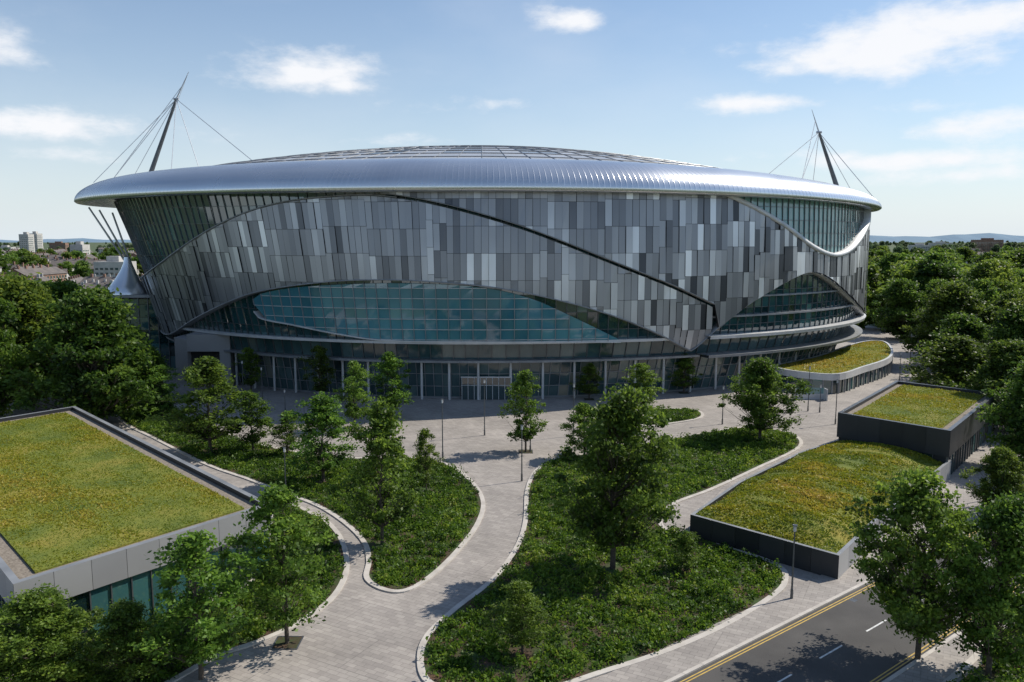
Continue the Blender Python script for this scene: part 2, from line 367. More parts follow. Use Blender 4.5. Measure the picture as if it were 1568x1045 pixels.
ring(-1.45,tR0,10.8,.5,-3.5,-.1,'wslab'); ring(-1.45,tR0,7.2,.4,-3.5,-.5,'slab')
ring(tR0,tR1,14.8,.35,-2,-.3,'slab'); ring(tR0,tR1,18.6,.3,-2,-.6,'slab'); ring(tR0,tR1,22.6,.3,-2,-.6,'slab'); ring(tR0,tR1,10.85,.6,-2,1.2,'wslab'); ring(tR0,tR1,7.25,.5,-2,2.0,'slab')
ring(-1.45,1.5,.02,.35,-3,-2.35,'slab')
for t in stations(6.4,-1.4,1.45):
    p=S(t,0,-1.3)
    sl.tube((p[0],p[1],0),(p[0],p[1],7.2),.24,.24,'wslab',10)
sl.obj('floor_slabs_and_columns',ST)
en=MB(); cx=-4.8; y=147.3
for i in range(9):
    x=cx+(i-4)*1.15; en.box(x-.05,x+.05,y-.1,y+.15,0,4.2,'wslab')
en.box(cx-4.8,cx+4.8,y-.15,y+.2,4.2,4.4,'wslab'); en.box(cx-4.7,cx+4.7,y-.06,y+.1,2.7,2.78,'wslab')
for i in range(8):
    x=cx+(i-4)*1.15; en.face([(x+.07,y,0.05),(x+1.08,y,0.05),(x+1.08,y,2.7),(x+.07,y,2.7)],'glass',.3)
    en.face([(x+.07,y,2.8),(x+1.08,y,2.8),(x+1.08,y,4.2),(x+.07,y,4.2)],'glass',.2)
X0,X1,Y0,Y1=-70.5,-57.5,161,176
en.prism([(X0,Y0+4),(X0+4.2,Y0+.0),(X0+4.2,Y1),(X0,Y1)],0,9.6,'conc'); en.prism([(X1-2.2,Y0),(X1,Y0),(X1,Y1),(X1-2.2,Y1)],0,10.7,'conc')
en.prism([(X0+4.2,Y0),(X1-2.2,Y0),(X1-2.2,Y1),(X0+4.2,Y1)],7.2,10.7,'conc'); en.box(X0+4.2,X1-2.2,Y0+2,Y0+2.3,0,7.2,'dark')
en.obj('entrances',ST)
# rim
rm=MB(); NP=16; st=stations(1.0)[:-1]; T=[]
for t in st:
    w=.0005; T+= [(t-w*2.6,0),(t-w,0),(t,.045),(t+w,0),(t+w*2.6,0)]
def rimp(t,a,b,z,ex=0): return (CX+(a+ex)*math.sin(t),CY-(b+ex)*math.cos(t),z)
def hh(t): s_=math.sin(t); return 6.2-1.5*max(0,s_)**2-.5*max(0,-s_)**2
rows=[]
rows.append([rimp(t,92,66,rz(t)+.9) for t,e in T]); rows.append([rimp(t,98.5,70.5,rz(t)) for t,e in T]); rows.append([rimp(t,101,72,rz(t)+.05,-.1) for t,e in T])
for j in range(NP+1):
    q=j/NP*math.pi/2
    gq=1-math.cos(q);hq=math.sin(q)
    rows.append([rimp(t,101.2-17.5*gq,72.2-9.2*gq,rz(t)+.35+hh(t)*hq,e) for t,e in T])
rm.grid(rows,'rim',closed=True); rm.obj('roof_rim',ST,True)
rf=MB(); ths=stations(5.5)[:-1]; ks=[1.0,.93,.85,.77,.69,.60,.5,.4,.3,.2,.1]
def roofp(t,k,dz=0): return (CX+84.*k*math.sin(t),CY-63.2*k*math.cos(t),(rz(t)+hh(t))*k+(38.3+6.2)*(1-k)+8.3*(1-k*k)+dz)
n=len(ths)
for i in range(n):
    a,b=ths[i],ths[(i+1)%n]
    for j in range(len(ks)-1):
        k0,k1=ks[j],ks[j+1]; kk='rooflight' if 2<=j<=8 and (i//2)%2 else 'roof'
        rf.face([roofp(a,k0),roofp(b,k0),roofp(b,k1),roofp(a,k1)],kk,random.random())
        rf.tube(roofp(a,k0,.03),roofp(a,k1,.03),.1,.1,'rib',4)
rf.face([roofp(t,.1) for t in ths],'roof')
for k in ks[1:-2]:
    for i in range(n):
        rf.tube(roofp(ths[i],k,.05),roofp(ths[(i+1)%n],k,.05),.12,.12,'rib',4)
rf.obj('roof_shell',ST)
# masts
ms=MB()
def mast(base,top,spire,Y,cabs):
    b=at_y(*base,Y); t=at_y(*top,Y); s=at_y(*spire,Y)
    d=np.array(b)-np.array(t); b2=tuple(np.array(b)+d*.12)
    ms.tube(b2,t,.58,.28,'steel',10); ms.tube(t,s,.2,.05,'cable',8)
    ms.tube((t[0]-.6,t[1],t[2]),(t[0]+.6,t[1],t[2]),.3,.3,'cable',8)
    for c in cabs:
        for tp in (t,)+((tuple((np.array(t)+np.array(s))/2),) if c[3] else ()):
            ms.tube(tp,at_y(c[0],c[1],c[2]),.075,.075,'cable',5)
    ms.tube(s,b,.05,.05,'cable',5)
mast((232,262),(270,152),(289,110),196,[(143,280,186,0),(172,276,190,1),(386,246,176,0),(305,258,182,0),(262,266,180,0),(205,270,205,0)])
mast((1280,282),(1254,203),(1243,168),192,[(1178,266,176,0),(1228,276,178,1),(1342,308,186,0),(1245,278,205,0),(1308,300,200,0)])
ms.obj('roof_masts_and_cables',ST)
wb=MB(); Yb=188
for (u0,v0),(u1,v1) in (((136,318),(190,398)),((152,322),(194,396)),((172,326),(198,398))):
    wb.tube(at_y(u0,v0,Yb),at_y(u1,v1,Yb),.22,.26,'wslab',8)
prof=[(394,190,199),(404,189,202),(416,184,207),(428,177,212),(438,170,217),(446,163,222),(450,163,223)]
rows=[]
for py,xl,xr in prof:
    a=at_y(xl,py,Yb);b=at_y(xr,py,Yb);c=((a[0]+b[0])/2,(b[0]-a[0])/2)
    rows.append([(c[0]+c[1]*math.cos(q),Yb+c[1]*.9*math.sin(q),a[2]) for q in np.linspace(0,2*math.pi,32,endpoint=False)])
wb.grid(rows,'rim',closed=True); wb.obj('corner_bracket',ST,True)
pvn=MB(); zt=at_y(190,450,Yb)[2]; xa=at_y(166,447,Yb)[0]
pvn.box(xa-1,-78,183,205,zt-.6,zt,'slab')
for i in range(9):
    x=xa+i*2.2
    for zz in range(0,int(zt-1),3): pvn.face([(x,184,zz),(x+2.15,184,zz),(x+2.15,184,min(zt-1,zz+2.9)),(x,184,min(zt-1,zz+2.9))],'glass',random.random())
    pvn.box(x-.08,x+.08,183.8,184.1,0,zt-.7,'mull')
pvn.box(xa,-78,184.2,204,0,zt-.7,'dark'); pvn.obj('side_pavilion',ST)
# ---------------------------------------------------------------- green-roofed buildings
def tufts(name,poly,zf,dens,size,k,parent,tb=.45,amp=.3):
    n=int(area(poly)*dens); q=sample(poly,n); low=lf(q[:,0],q[:,1],.24)+.7*lf(q[:,0]+q[:,1]*.3,q[:,1],.8,2)+.45*lf(q[:,0],q[:,1],2.4,1)
    s=size*rng.uniform(.5,1.5,n)*(1+.4*np.clip(low,-1,1)); C=np.stack([q[:,0],q[:,1],zf(q[:,0],q[:,1])+s*.4],1)
    V,Q=leafquads(C,s,.7,.4); t=np.clip(tb+low*amp+rng.normal(0,.09,len(q)),0,1)
    me=quadmesh(name,V,Q,np.zeros(len(Q)),t,[k]); return link(bpy.data.objects.new(name,me),parent)
def green_building(name,poly,h,fh,wallk,fk,win=True,seed=0,roofgap=1.3,panel=2.4,glassk='glass'):
    r=random.Random(seed); e=empty(name); b=MB(); n=len(poly)
    inner=offset_sharp(poly,-.5); wall=offset_sharp(poly,-.25); green=offset_sharp(poly,-(.5+roofgap))
    for i in range(n):
        a,c=np.array(poly[i]),np.array(poly[(i+1)%n]); L=np.linalg.norm(c-a); m=max(1,int(L/panel))
        for j in range(m):
            p=a+(c-a)*(j+.006)/m;q=a+(c-a)*(j+.994)/m
            b.face([(*p,h-fh),(*q,h-fh),(*q,h),(*p,h)],fk,r.uniform(.2,.8))
        ia,ic=inner[i],inner[(i+1)%n]
        b.face([(*a,h),(*c,h),(*ic,h),(*ia,h)],'slab' if fk=='conc' else 'mull'); b.face([(*ia,h),(*ic,h),(*ic,h-.45),(*ia,h-.45)],'dark')
        wa,wc=wall[i],wall[(i+1)%n]
        b.face([(*a,h-fh),(*c,h-fh),(*wc,h-fh),(*wa,h-fh)],'dark')
        b.face([(*(a*.9995+wa*.0005),h-fh),(*c,h-fh),(*wc,h),(*wa,h)],'dark')
        if h-fh>1:
            m=max(1,int(L/1.6))
            for j in range(m):
                p=wa+(wc-wa)*j/m;q=wa+(wc-wa)*(j+1)/m
                kk=glassk if win else wallk
                if win=='some' : kk='glass' if j%4 in(1,2) else wallk
                b.face([(*p,.0),(*q,.0),(*q,h-fh),(*p,h-fh)],kk,r.random())
                if win: b.obox(p,p+(wc-wa)/L*.1,.24,0,h-fh-.01,'mull')
    b.face([(*p,h-.45) for p in inner],'gravel')
    b.obj('walls_and_parapet',e)
    gm=MB(); gm.face([(*p,h-.30) for p in green],'sedum')
    for i in range(n):
        a,c=green[i],green[(i+1)%n]; gm.face([(*a,h-.45),(*c,h-.45),(*c,h-.3),(*a,h-.3)],'sedum')
    gm.obj('green_roof',e)
    return e,green
P1=G(115,622,6.5);P2=G(415,772,6.5);P3=G(20,895,6.5);P4=(P1[0]+P3[0]-P2[0],P1[1]+P3[1]-P2[1])
e,gr=green_building('green_roof_pavilion',[P1,P4,P3,P2],6.5,2.3,'conc','conc',True,1)
tufts('sedum',gr,lambda x,y:np.full(len(x),6.2),50,.10,'tuft',e,tb=.42,amp=.2)
hB=6.4
B1=G(1283,632,hB);B2=G(1456,660,hB);B3=G(1528,602,hB);B4=G(1372,583,hB)
e,gr=green_building('green_roof_building',[B1,B2,B3,B4],hB,3.4,'dark','dark','some',2,1.0)
tufts('sedum',gr,lambda x,y:np.full(len(x),hB-.3),45,.11,'tuft',e,tb=.42,amp=.2)
hA=2.3
PA=[G(1057,788,hA),G(1285,851,hA),G(1342,797,hA),G(1457,705,hA),G(1420,684,hA),G(1300,667,hA),G(1225,692,hA),G(1130,738,hA)]
e=empty('raised_grass_planter'); b=MB(); inn=offset_sharp(PA,-.35)
for i in range(len(PA)):
    a,c=np.array(PA[i]),np.array(PA[(i+1)%len(PA)]); m=max(1,int(np.linalg.norm(c-a)/2.4)); kk='dark' if i in(0,5,6,7) else 'conc'
    for j in range(m):
        p=a+(c-a)*(j+.004)/m;q=a+(c-a)*(j+.996)/m; b.face([(*p,0),(*q,0),(*q,hA),(*p,hA)],kk,random.random())
    ia,ic=inn[i],inn[(i+1)%len(PA)]; b.face([(*a,hA),(*c,hA),(*ic,hA),(*ia,hA)],'slab'); b.face([(*ia,hA),(*ic,hA),(*ic,hA-.5),(*ia,hA-.5)],'dark')
b.obj('retaining_wall',e)
cen=np.mean(np.array(PA),0)
def moundz(x,y):
    P=np.array(inn); d=np.full(len(x),1e9)
    for i in range(len(P)):
        a=P[i];c=P[(i+1)%len(P)];ab=c-a;t=np.clip(((x-a[0])*ab[0]+(y-a[1])*ab[1])/(ab@ab),0,1)
        d=np.minimum(d,np.hypot(x-a[0]-t*ab[0],y-a[1]-t*ab[1]))
    return hA-.25+1.4*(1-np.exp(-d/3.5))+.28*lf(x,y,.8)
gm=MB(); rows=[]
for k in (1,.96,.9,.82,.74,.65,.55,.45,.35,.25,.15,.02):
    dense=[]
    for i in range(len(inn)):
        a,c=np.array(inn[i]),np.array(inn[(i+1)%len(inn)])
        for j in range(10): dense.append(cen+(a+(c-a)*j/10-cen)*k)
    D_=np.array(dense); z=moundz(D_[:,0],D_[:,1]); rows.append([(x,y,zz) for (x,y),zz in zip(dense,z)])
gm.grid(rows,'sedum',closed=True); gm.face(rows[-1],'sedum'); gm.obj('grass_mound',e,True)
tufts('long_grass',inn,moundz,60,.14,'tuft',e,tb=.34,amp=.3)
hT=4.0
PT=[tuple(p) for p in catmull([G(1186,561,hT),G(1250,545,hT),G(1315,524,hT),G(1352,522,hT),G(1367,534,hT),G(1362,548,hT),G(1325,561,hT),G(1275,573,hT)],6,True)]
e=empty('terrace_pavilion'); b=MB(); i2=offset(PT,-.5); i3=offset(PT,-.3)
n=len(PT)
for i in range(n):
    j=(i+1)%n
    b.face([(*PT[i],hT-1.3),(*PT[j],hT-1.3),(*PT[j],hT),(*PT[i],hT)],'wslab'); b.face([(*PT[i],hT),(*PT[j],hT),(*i2[j],hT),(*i2[i],hT)],'wslab')
    b.face([(*i2[i],0),(*i2[j],0),(*i2[j],hT-1.3),(*i2[i],hT-1.3)],'glass',random.random()); b.obox(i3[i],(i3[i][0]+.25,i3[i][1]),.25,0,hT-1.3,'slab')
    b.face([(*PT[i],hT-1.3),(*PT[j],hT-1.3),(*i2[j],hT-1.3),(*i2[i],hT-1.3)],'slab')
b.face([(*p,hT-.15) for p in i2],'sedum'); b.obj('walls',e)
tufts('sedum',offset(PT,-.9),lambda x,y:np.full(len(x),hT-.15),14,.17,'tuft',e,tb=.6,amp=.15)
# ---------------------------------------------------------------- tree positions (pixel survey: base x,y, top y, width)
YOUNG=[(322,693,550,120),(388,692,600,76),(495,740,606,106),(440,700,632,54),(543,655,554,58),(602,640,540,62),(490,612,530,50),(585,835,616,118),(653,752,660,46),(805,692,568,66),
          (902,612,558,44),(985,632,558,66),(1047,602,543,48),(440,985,750,146),(308,1040,820,170),(895,700,618,76),(385,600,533,42),(1050,876,815,54),(800,1002,893,90),(250,640,560,70)]
WIDE=[(1163,674,550,124),(938,872,598,205),(1405,1010,731,210),(1512,1040,762,210),(85,1065,910,200),(0,1050,940,160),(200,1050,928,140)]
TREEXY=np.array([G(a[0],a[1]) for a in YOUNG+WIDE])
# ---------------------------------------------------------------- planting beds
def shrubs(name,poly,dens,parent,k='shrub',hs=1.0,lpc=42,seed=0):
    ins=offset(poly,-.3)
    def treed(q): return np.min(np.hypot(q[:,0][:,None]-TREEXY[:,0],q[:,1][:,None]-TREEXY[:,1]),1)
    n=int(area(poly)*dens); q=sample(ins,n); low=lf(q[:,0],q[:,1],.22,seed); mid=lf(q[:,0],q[:,1],.9,seed+1)
    keep=((low*.5+mid*.7+rng.normal(0,.2,n))>-.72)&(treed(q)>1.1+.5*mid); q=q[keep];low=low[keep];mid=mid[keep]; n=len(q)
    r=rng.uniform(.35,.85,n); h=(.2+.55*np.clip(mid+.3,0,1)+rng.uniform(0,.35,n))*hs
    big_=rng.random(n)<.06; h[big_]*=2.3; r[big_]*=1.5
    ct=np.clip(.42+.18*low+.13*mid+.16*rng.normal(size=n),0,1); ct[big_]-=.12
    m=n*lpc; d=rng.normal(size=(m,3)); d/=np.linalg.norm(d,axis=1)[:,None]; d[:,2]=np.abs(d[:,2]); rad=rng.random(m)**.35
    idx=np.repeat(np.arange(n),lpc)
    C=np.stack([q[idx,0]+d[:,0]*r[idx]*rad,q[idx,1]+d[:,1]*r[idx]*rad,.12+d[:,2]*h[idx]*rad],1)
    V,Q=leafquads(C,rng.uniform(.08,.19,m),.3,.55)
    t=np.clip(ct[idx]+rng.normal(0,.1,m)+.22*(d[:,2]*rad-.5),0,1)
    m2=int(area(poly)*24); g2=sample(ins,m2); lw=lf(g2[:,0],g2[:,1],.5,seed+3); kp=((lw+rng.normal(0,.2,m2))>-.6)&(treed(g2)>1.0); g2=g2[kp]; lw=lw[kp]
    C2=np.stack([g2[:,0],g2[:,1],np.full(len(g2),.17)],1); V2,Q2=leafquads(C2,rng.uniform(.08,.2,len(g2)),.6,.4)
    V=np.concatenate([V,V2]); Q=np.concatenate([Q,Q2+len(V)-len(V2)]); t=np.concatenate([t,np.clip(.5+.25*lw+rng.normal(0,.1,len(g2)),0,1)])
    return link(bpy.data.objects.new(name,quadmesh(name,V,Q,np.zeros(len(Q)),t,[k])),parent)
def bed(px,kerbw=.5,dens=1.9,n=6,name='planting_bed',hs=1.,seed=0):
    W_=[G(*p) for p in px]; poly=[tuple(p) for p in catmull(W_,n,True)]
    e=empty(name); s=MB(); s.face([(*p,.09) for p in poly],'soil'); s.obj('soil',e)
    k=MB(); o=offset(poly,kerbw)
    k.grid([[(*p,.05) for p in poly],[(*p,.13) for p in poly],[(*p,.13) for p in o],[(*p,0) for p in o]],'kerb',closed=True); k.obj('kerb',e)
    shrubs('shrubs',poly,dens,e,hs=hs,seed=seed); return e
bed([(160,604),(230,603),(290,640),(350,668),(430,690),(530,703),(620,703),(680,712),(718,738),(736,768),(729,800),(702,838),(662,878),(622,903),(590,902),(566,886),(569,860),(562,832),(534,803),(490,775),(430,752),(380,733),(318,711),(240,672),(190,645)],seed=1)
bed([(425,778),(478,790),(513,818),(527,865),(508,912),(452,955),(385,985),(330,1003),(255,1045),(120,1110),(-60,1110),(-100,1050),(40,1038),(200,955),(388,893)],seed=2,hs=1.5)
bed([(862,702),(826,720),(811,750),(808,800),(794,842),(758,890),(700,936),(660,975),(649,1010),(662,1045),(720,1062),(830,1055),(920,1028),(1020,995),(1110,955),(1175,915),(1197,892),(1188,868),(1120,842),(1062,822),(1016,812),(1008,793),(1030,771),(1085,750),(1155,718),(1222,684),(1205,664),(1140,656),(1040,672),(940,692)],seed=3)
bed([(985,652),(1030,648),(1070,640),(1066,630),(1020,627),(990,634)],seed=4,n=5)
bed([(1500,1010),(1568,930),(1700,900),(1800,1100),(1430,1110)],seed=6,n=4,hs=1.3)
bed([(1292,688),(1330,690),(1390,694),(1452,706),(1440,694),(1380,682),(1310,674)],seed=8,n=4,hs=2.4,kerbw=.1)
# ---------------------------------------------------------------- trees
def make_tree(name,H,Wd,cb,ncl,lpc,ls,seed,tr_r,leafk='leaf',rc=.12,power=.45,sh=.8):
    r=np.random.default_rng(seed); V=[];Q=[];mi=[];ti=[]
    def tube(p0,p1,r0,r1,n=6):
        p0=np.array(p0,float);p1=np.array(p1,float);d=p1-p0;d/=np.linalg.norm(d)+1e-9
        a=np.cross(d,[.3,1,.2]);a/=np.linalg.norm(a);b=np.cross(d,a);base=len(V)
        for p,rr in((p0,r0),(p1,r1)):
            for i in range(n): V.append(p+rr*(math.cos(6.2832*i/n)*a+math.sin(6.2832*i/n)*b))
        for i in range(n): Q.append([base+i,base+(i+1)%n,base+n+(i+1)%n,base+n+i]);mi.append(0);ti.append(.5)
    pts=[np.array([0,0,-.2])]
    for i in range(1,9): pts.append(np.array([r.normal(0,.014*H*i/8),r.normal(0,.014*H*i/8),H*.86*i/8]))
    for i in range(8): tube(pts[i],pts[i+1],tr_r*(1-i/8.6),tr_r*(1-(i+1)/8.6),8)
    def trunk(h): k=min(7.99,max(0,h/(H*.86)*8)); i=int(k); return pts[i]+(pts[i+1]-pts[i])*(k-i)
    lob=r.uniform(.68,1.2,8); ph=r.uniform(0,6.28); lean=r.normal(0,.05,2)*Wd
    cl=[]
    while len(cl)<ncl:
        t=r.random(); wprof=max(.12,math.sin(math.pi*min(1,(t*.93+.05))**sh))**.7
        ang=r.uniform(0,6.2832); L=lob[int((ang/6.2832*8))%8]*(.85+.32*math.sin(ang*3+t*9+ph))
        rad=Wd/2*wprof*L*r.random()**power
        z=H*(cb+(1-cb)*t)*(.985); cl.append((rad*math.cos(ang)+lean[0]*t,rad*math.sin(ang)+lean[1]*t,z,t))
    for c in cl:
        d=math.hypot(c[0],c[1]); h0=max(H*cb*.7,c[2]-d*1.0-H*.04); p0=trunk(h0); p1=np.array(c[:3])
        mid=(p0+p1)/2+np.array([r.normal(0,.2),r.normal(0,.2),-.08*d]); rr=tr_r*.30*(1-c[3]*.5)
        tube(p0,mid,rr,rr*.6,4); tube(mid,p1,rr*.6,rr*.15,4)
        for _ in range(2):
            tube(p0*.3+p1*.7,p1+r.normal(0,rc*Wd*.6,3),rr*.3,rr*.1,3)
    Va=np.array(V);Qa=np.array(Q)
    cl=np.array(cl); n=ncl*lpc; idx=np.repeat(np.arange(ncl),lpc)
    rcl=(rc*Wd*r.uniform(.45,1.5,ncl))
    d=r.normal(size=(n,3)); d/=np.linalg.norm(d,axis=1)[:,None]; rad=r.random(n)**.5*r.uniform(.6,1.3,n)
    C=cl[idx,:3]+d*(rad*rcl[idx])[:,None]*np.array([1.05,1.05,.7])
    S_=ls*r.uniform(.6,1.35,n); LV,LQ=leafquads(C,S_,.3,.6)
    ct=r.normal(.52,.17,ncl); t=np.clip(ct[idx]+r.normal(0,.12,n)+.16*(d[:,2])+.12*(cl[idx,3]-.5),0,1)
    V2=np.concatenate([Va,LV]);Q2=np.concatenate([Qa,LQ+len(Va)])
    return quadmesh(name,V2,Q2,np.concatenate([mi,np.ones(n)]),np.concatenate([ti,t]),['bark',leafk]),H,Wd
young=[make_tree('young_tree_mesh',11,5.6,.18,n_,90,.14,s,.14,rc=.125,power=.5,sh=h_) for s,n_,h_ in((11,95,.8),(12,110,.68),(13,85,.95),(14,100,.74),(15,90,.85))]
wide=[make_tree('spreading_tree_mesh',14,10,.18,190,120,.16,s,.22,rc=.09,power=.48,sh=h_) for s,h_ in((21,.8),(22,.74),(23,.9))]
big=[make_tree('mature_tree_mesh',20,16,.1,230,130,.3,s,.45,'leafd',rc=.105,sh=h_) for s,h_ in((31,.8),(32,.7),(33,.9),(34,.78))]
far=[make_tree('far_tree_mesh',17,15,.08,60,70,.8,s,.4,'leafd',rc=.15) for s in(41,42,43)]
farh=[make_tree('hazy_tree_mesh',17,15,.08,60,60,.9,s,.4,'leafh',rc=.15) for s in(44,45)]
tc_=[0]
def plant(px,py,top,w,kind,name='broadleaf_tree',parent=None):
    x,y=G(px,py); d=ray(px,top); t=y/d[1]; zt=CH+d[2]*t; dep=y*cp+CH*sp
    tc_[0]+=1; me,H,Wd=kind[tc_[0]%len(kind)]; o=bpy.data.objects.new(name,me); link(o,parent); o.location=(x,y,.05)
    ww=w/F*dep; o.scale=(ww/Wd,ww/Wd,zt/H); o.rotation_euler=(0,0,random.uniform(0,6.28)); return o
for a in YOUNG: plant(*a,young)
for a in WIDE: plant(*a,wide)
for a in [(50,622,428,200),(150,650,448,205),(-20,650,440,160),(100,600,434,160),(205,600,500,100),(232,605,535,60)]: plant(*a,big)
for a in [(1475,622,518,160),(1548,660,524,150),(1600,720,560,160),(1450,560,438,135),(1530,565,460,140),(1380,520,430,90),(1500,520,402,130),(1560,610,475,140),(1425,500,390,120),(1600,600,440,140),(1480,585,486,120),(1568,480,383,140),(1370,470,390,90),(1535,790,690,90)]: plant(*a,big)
tp=MB()
for (px,py) in ((440,985),(805,692),(543,655),(602,640),(985,632),(902,612),(1047,602)):
    x,y=G(px,py); tp.prism([(x-.9,y-.9),(x+.9,y-.9),(x+.9,y+.9),(x-.9,y+.9)],.006,.03,'soil')
    for q in ((x-1,x+1,y-1,y-.9),(x-1,x+1,y+.9,y+1),(x-1,x-.9,y-.9,y+.9),(x+.9,x+1,y-.9,y+.9)): tp.box(*q,.006,.05,'steel')
tp.obj('tree_pits')
DT=empty('distant_trees')
def fartree(x,y,s):
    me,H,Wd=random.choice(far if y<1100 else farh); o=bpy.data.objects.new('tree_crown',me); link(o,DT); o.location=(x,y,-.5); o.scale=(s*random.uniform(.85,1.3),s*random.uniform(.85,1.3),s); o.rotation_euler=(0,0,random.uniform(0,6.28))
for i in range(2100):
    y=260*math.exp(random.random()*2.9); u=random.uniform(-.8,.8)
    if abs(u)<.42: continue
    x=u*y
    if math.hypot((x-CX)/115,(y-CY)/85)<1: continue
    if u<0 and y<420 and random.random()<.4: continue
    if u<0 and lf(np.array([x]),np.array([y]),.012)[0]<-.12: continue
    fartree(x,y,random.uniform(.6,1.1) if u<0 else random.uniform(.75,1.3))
def midtree(x,y,s):
    o=bpy.data.objects.new('tree_crown',random.choice(big)[0]); link(o,DT); o.location=(x,y,0); o.scale=(s,s,s*.9); o.rotation_euler=(0,0,random.uniform(0,6))
for i in range(90):
    y=random.uniform(150,420); x=random.uniform(.5,.8)*y+ (20 if y<200 else 8)
    if math.hypot((x-CX)/112,(y-CY)/85)<1.03: continue
    midtree(x,y,random.uniform(.7,1.1))
for i in range(25):
    y=random.uniform(150,320); midtree(-random.uniform(.62,.85)*y-10,y,random.uniform(.5,.8))
# ---------------------------------------------------------------- houses and towers
def house_mesh(L,Wd,h,rh,wk,seed):
    b=MB(); b.box(-L/2,L/2,-Wd/2,Wd/2,0,h,wk)
    e=.4
    b.face([(-L/2-e,-Wd/2-e,h-.1),(L/2+e,-Wd/2-e,h-.1),(L/2+e,0,h+rh),(-L/2-e,0,h+rh)],'tile'); b.face([(L/2+e,Wd/2+e,h-.1),(-L/2-e,Wd/2+e,h-.1),(-L/2-e,0,h+rh),(L/2+e,0,h+rh)],'tile')
    for s in(-1,1): b.face([(s*L/2,-Wd/2,h),(s*L/2,Wd/2,h),(s*L/2,0,h+rh-.1)],wk)
    for x in np.arange(-L/2+3,L/2-1,6): b.box(x-.5,x+.5,-.45,.45,h+rh-1,h+rh+1.3,wk)
    for f in range(int(h//3)):
        for x in np.arange(-L/2+1.2,L/2-1.5,2.6):
            for s in(-1,1):
                y=s*(Wd/2+.03); b.box(x,x+1.2,min(y,y-s*.1),max(y,y-s*.1),f*3+1,f*3+2.3,'glass'); b.box(x-.1,x+1.3,min(y,y+s*.08),max(y,y+s*.08),f*3+.85,f*3+.99,'white')
    o=b.obj('tmp'); me=o.data; me.name='house_mesh'; bpy.data.objects.remove(o); return me
hm=[house_mesh(24,9,6.3,3.2,'brick',1),house_mesh(14,8,6.2,3,'render',2),house_mesh(34,10,9.3,3,'brick',3),house_mesh(18,11,9.2,2.4,'render',4)]
for i in range(170):
    left=random.random()<.85; y=330*math.exp(random.random()*1.6); u=random.uniform(-.8,-.46) if left else random.uniform(.46,.78); x=u*y
    o=bpy.data.objects.new('brick_house',random.choice(hm)); o.location=(x,y,0); o.rotation_euler=(0,0,random.choice([0,.3,1.57,1.9])+random.uniform(-.1,.1)); s=random.uniform(.9,1.25); o.scale=(s,s,s); link(o)
def tower(x,y,w,d,h,k='render'):
    b=MB(); b.box(-w/2,w/2,-d/2,d/2,0,h,k); b.box(-w/5,w/5,-d/5,d/5,h,h+3.5,k)
    for f in range(int(h//3)-1):
        for i in range(int(w//3.2)): b.box(-w/2+.8+i*3.2,-w/2+2.8+i*3.2,-d/2-.06,-d/2+.1,f*3+1.2,f*3+2.6,'glass')
        for i in range(int(d//3.2)): b.box(w/2-.1,w/2+.06,-d/2+.8+i*3.2,-d/2+2.8+i*3.2,f*3+1.2,f*3+2.6,'glass')
    o=b.obj('tower_block'); o.location=(x,y,0)
for px,top,Y,w,k in [(40,357,1300,15,'render'),(54,356,1340,14,'render'),(122,372,900,14,'render'),(1512,366,1700,60,'brick'),(1440,371,1900,50,'render'),(176,396,520,20,'render'),(8,377,1500,30,'render'),(90,371,2000,40,'brick'),(1408,374,1500,36,'render')]:
    q=at_y(px,top,Y); tower(q[0],Y,w,16,max(12,q[2]-2),k)
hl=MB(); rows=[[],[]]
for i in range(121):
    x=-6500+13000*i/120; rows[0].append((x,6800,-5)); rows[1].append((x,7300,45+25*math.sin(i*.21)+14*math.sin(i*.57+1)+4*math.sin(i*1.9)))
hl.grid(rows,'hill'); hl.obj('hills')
# ---------------------------------------------------------------- lamps, balustrade
def lamp(px,py,top):
    x,y=G(px,py); d=ray(px,top); h=CH+d[2]*y/d[1]
    b=MB(); b.tube((x,y,0),(x,y,.9),.13,.12,'steel',10); b.tube((x,y,.9),(x,y,h-.5),.085,.055,'mull',8); b.tube((x,y,h-.5),(x,y,h),.13,.13,'wslab',10); b.tube((x,y,h),(x,y,h+.06),.22,.2,'steel',10); b.obj('street_lamp')
for a in [(678,702,612),(742,667,582),(799,737,652),(812,692,620),(878,668,588),(438,757,686),(437,634,597),(402,614,563),(373,612,553),(1106,650,592),(1237,630,562),(1212,918,805),(1510,766,700),(1377,586,540),(1279,650,582),(961,622,575),(1393,560,512),(1255,632,590)]: lamp(*a)
gb=MB(); kx,ky=G(1238,612)
gb.box(kx-3,kx+3,ky,ky+.25,0,1.1,'wslab'); gb.box(kx-3,kx-2.8,ky-1.5,ky,0,2.2,'wslab'); gb.box(kx+2.8,kx+3,ky-1.5,ky,0,2.2,'wslab'); gb.box(kx-3,kx+3,ky+.1,ky+.15,1.1,2.2,'pale')
gb.obj('ramp_balustrade')
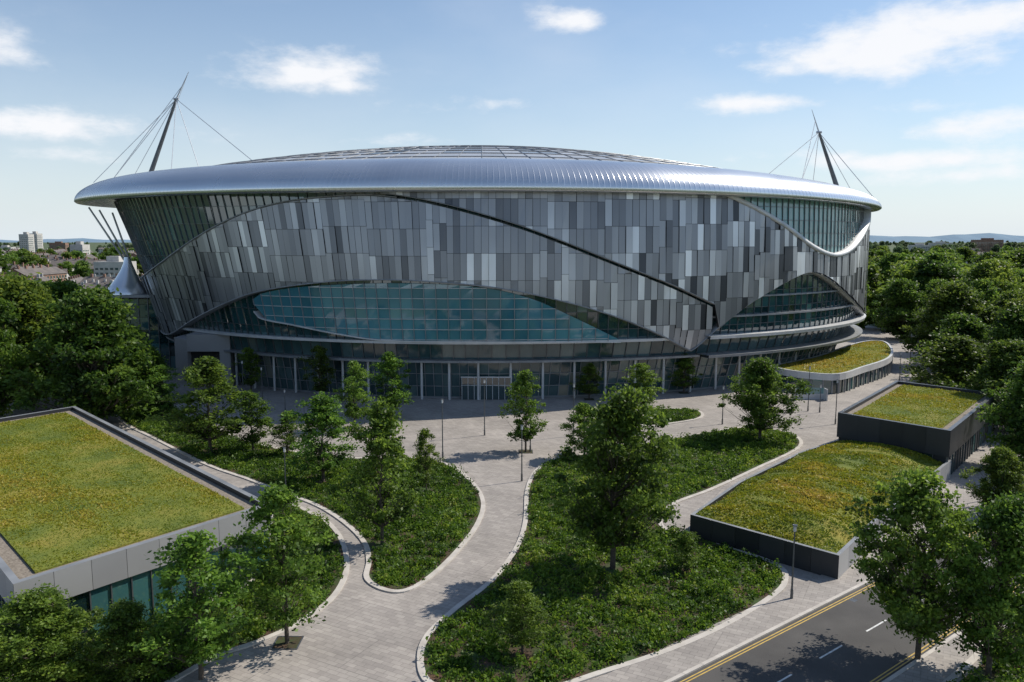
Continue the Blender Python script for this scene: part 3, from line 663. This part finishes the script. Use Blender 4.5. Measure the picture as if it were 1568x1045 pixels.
# ---------------------------------------------------------------- light
SE=math.radians(45); AZ=math.atan2(.533,.235)
sd=(math.cos(SE)*math.sin(AZ),math.cos(SE)*math.cos(AZ),math.sin(SE))
l=bpy.data.lights.new('sun','SUN'); l.energy=5.0; l.angle=math.radians(.5); l.color=(1,.935,.83)
lo=bpy.data.objects.new('sun',l); link(lo)
from mathutils import Vector
lo.rotation_euler=Vector(sd).to_track_quat('Z','Y').to_euler()
w=bpy.data.worlds.new('World'); SC.world=w; w.use_nodes=True; nt=w.node_tree; N=nt.nodes; L=nt.links; N.clear()
out=N.new('ShaderNodeOutputWorld'); bg=N.new('ShaderNodeBackground'); bg.inputs[1].default_value=.12
sk=N.new('ShaderNodeTexSky'); sk.sky_type='NISHITA'; sk.sun_disc=False; sk.sun_elevation=SE; sk.sun_rotation=AZ; sk.altitude=50; sk.air_density=1.; sk.dust_density=.25; sk.ozone_density=1.8
gn=N.new('ShaderNodeMix'); gn.data_type='RGBA'; gn.blend_type='MULTIPLY'; gn.inputs[0].default_value=1; gn.inputs[7].default_value=(.92,1.,1.06,1)
L.new(sk.outputs[0],gn.inputs[6]); L.new(gn.outputs[2],bg.inputs[0])
tc=N.new('ShaderNodeTexCoord'); sx=N.new('ShaderNodeSeparateXYZ'); L.new(tc.outputs['Generated'],sx.inputs[0])
def mth(op,a,b=None,c=None):
    n=N.new('ShaderNodeMath'); n.operation=op
    for i,v in enumerate((a,b,c)):
        if v is None: continue
        if isinstance(v,(int,float)): n.inputs[i].default_value=v
        else: L.new(v,n.inputs[i])
    return n.outputs[0]
az=mth('ARCTAN2',sx.outputs[0],sx.outputs[1]); el=mth('ARCSINE',sx.outputs[2])
cmb=N.new('ShaderNodeCombineXYZ'); L.new(az,cmb.inputs[0]); L.new(mth('MULTIPLY',el,2.2),cmb.inputs[1])
nz=N.new('ShaderNodeTexNoise'); nz.inputs['Scale'].default_value=13; nz.inputs['Detail'].default_value=10; nz.inputs['Roughness'].default_value=.6; L.new(cmb.outputs[0],nz.inputs[0])
tot=None
for px,py,w_,h_,am in [(470,110,100,24,1.05),(520,130,60,13,.85),(878,30,52,16,1.05),(1370,68,150,34,1.15),(1455,38,85,30,1.15),(1165,158,70,11,.95),(1515,190,85,17,1.1),(50,190,140,17,1),(150,200,70,12,.75),(0,68,50,24,.85),(1375,246,130,14,.9),(700,162,130,12,.5),(110,238,80,11,.6),(1270,100,90,14,.75),(1500,268,140,12,.75),(1420,165,80,9,.5),(600,215,120,9,.4),(1180,240,80,9,.45)]:
    d=ray(px,py); a0=math.atan2(d[0],d[1]); e0=math.asin(d[2]/math.sqrt(sum(q*q for q in d)))
    sa=w_/F*.95; se=h_/F
    gx=mth('MULTIPLY',mth('SUBTRACT',az,a0),1/sa); gy=mth('MULTIPLY',mth('SUBTRACT',el,e0),1/se)
    r2=mth('ADD',mth('MULTIPLY',gx,gx),mth('MULTIPLY',gy,gy)); ga=mth('MULTIPLY',mth('EXPONENT',mth('MULTIPLY',r2,-.7)),am)
    tot=ga if tot is None else mth('MAXIMUM',tot,ga)
dens=mth('ADD',mth('MULTIPLY',tot,1.2),mth('MULTIPLY',mth('SUBTRACT',nz.outputs[0],.5),2.4))
mr=N.new('ShaderNodeMapRange'); mr.interpolation_type='SMOOTHSTEP'; mr.inputs['From Min'].default_value=.25; mr.inputs['From Max'].default_value=1.3; L.new(dens,mr.inputs[0])
gate=mth('MINIMUM',mth('MULTIPLY',tot,5),1)
n2=N.new('ShaderNodeTexNoise'); n2.inputs['Scale'].default_value=3; n2.inputs['Detail'].default_value=6; L.new(cmb.outputs[0],n2.inputs[0])
veil=mth('MULTIPLY',mth('MAXIMUM',mth('SUBTRACT',n2.outputs[0],.44),0),.6)
msk=mth('MINIMUM',mth('ADD',mth('MULTIPLY',mth('MULTIPLY',mr.outputs[0],gate),.95),veil),.96)
hz=N.new('ShaderNodeBackground'); hz.inputs[0].default_value=(.80,.88,.94,1); hz.inputs[1].default_value=.93
hf=mth('MULTIPLY',mth('EXPONENT',mth('MULTIPLY',mth('MAXIMUM',el,0),-7.)),.97)
mh=N.new('ShaderNodeMixShader'); L.new(hf,mh.inputs[0]); L.new(bg.outputs[0],mh.inputs[1]); L.new(hz.outputs[0],mh.inputs[2])
bc=N.new('ShaderNodeBackground'); bc.inputs[0].default_value=(.96,.97,1,1); bc.inputs[1].default_value=1.0
mx=N.new('ShaderNodeMixShader'); L.new(msk,mx.inputs[0]); L.new(mh.outputs[0],mx.inputs[1]); L.new(bc.outputs[0],mx.inputs[2]); L.new(mx.outputs[0],out.inputs[0])
SC.view_settings.view_transform='Standard'; SC.view_settings.look='None'; SC.view_settings.exposure=0
cam=bpy.data.cameras.new('camera'); cam.lens=28.01; cam.sensor_width=36; cam.clip_end=20000
co=bpy.data.objects.new('camera',cam); link(co); co.location=(0,0,CH); co.rotation_euler=(math.radians(90)-PITCH,0,0); SC.camera=co
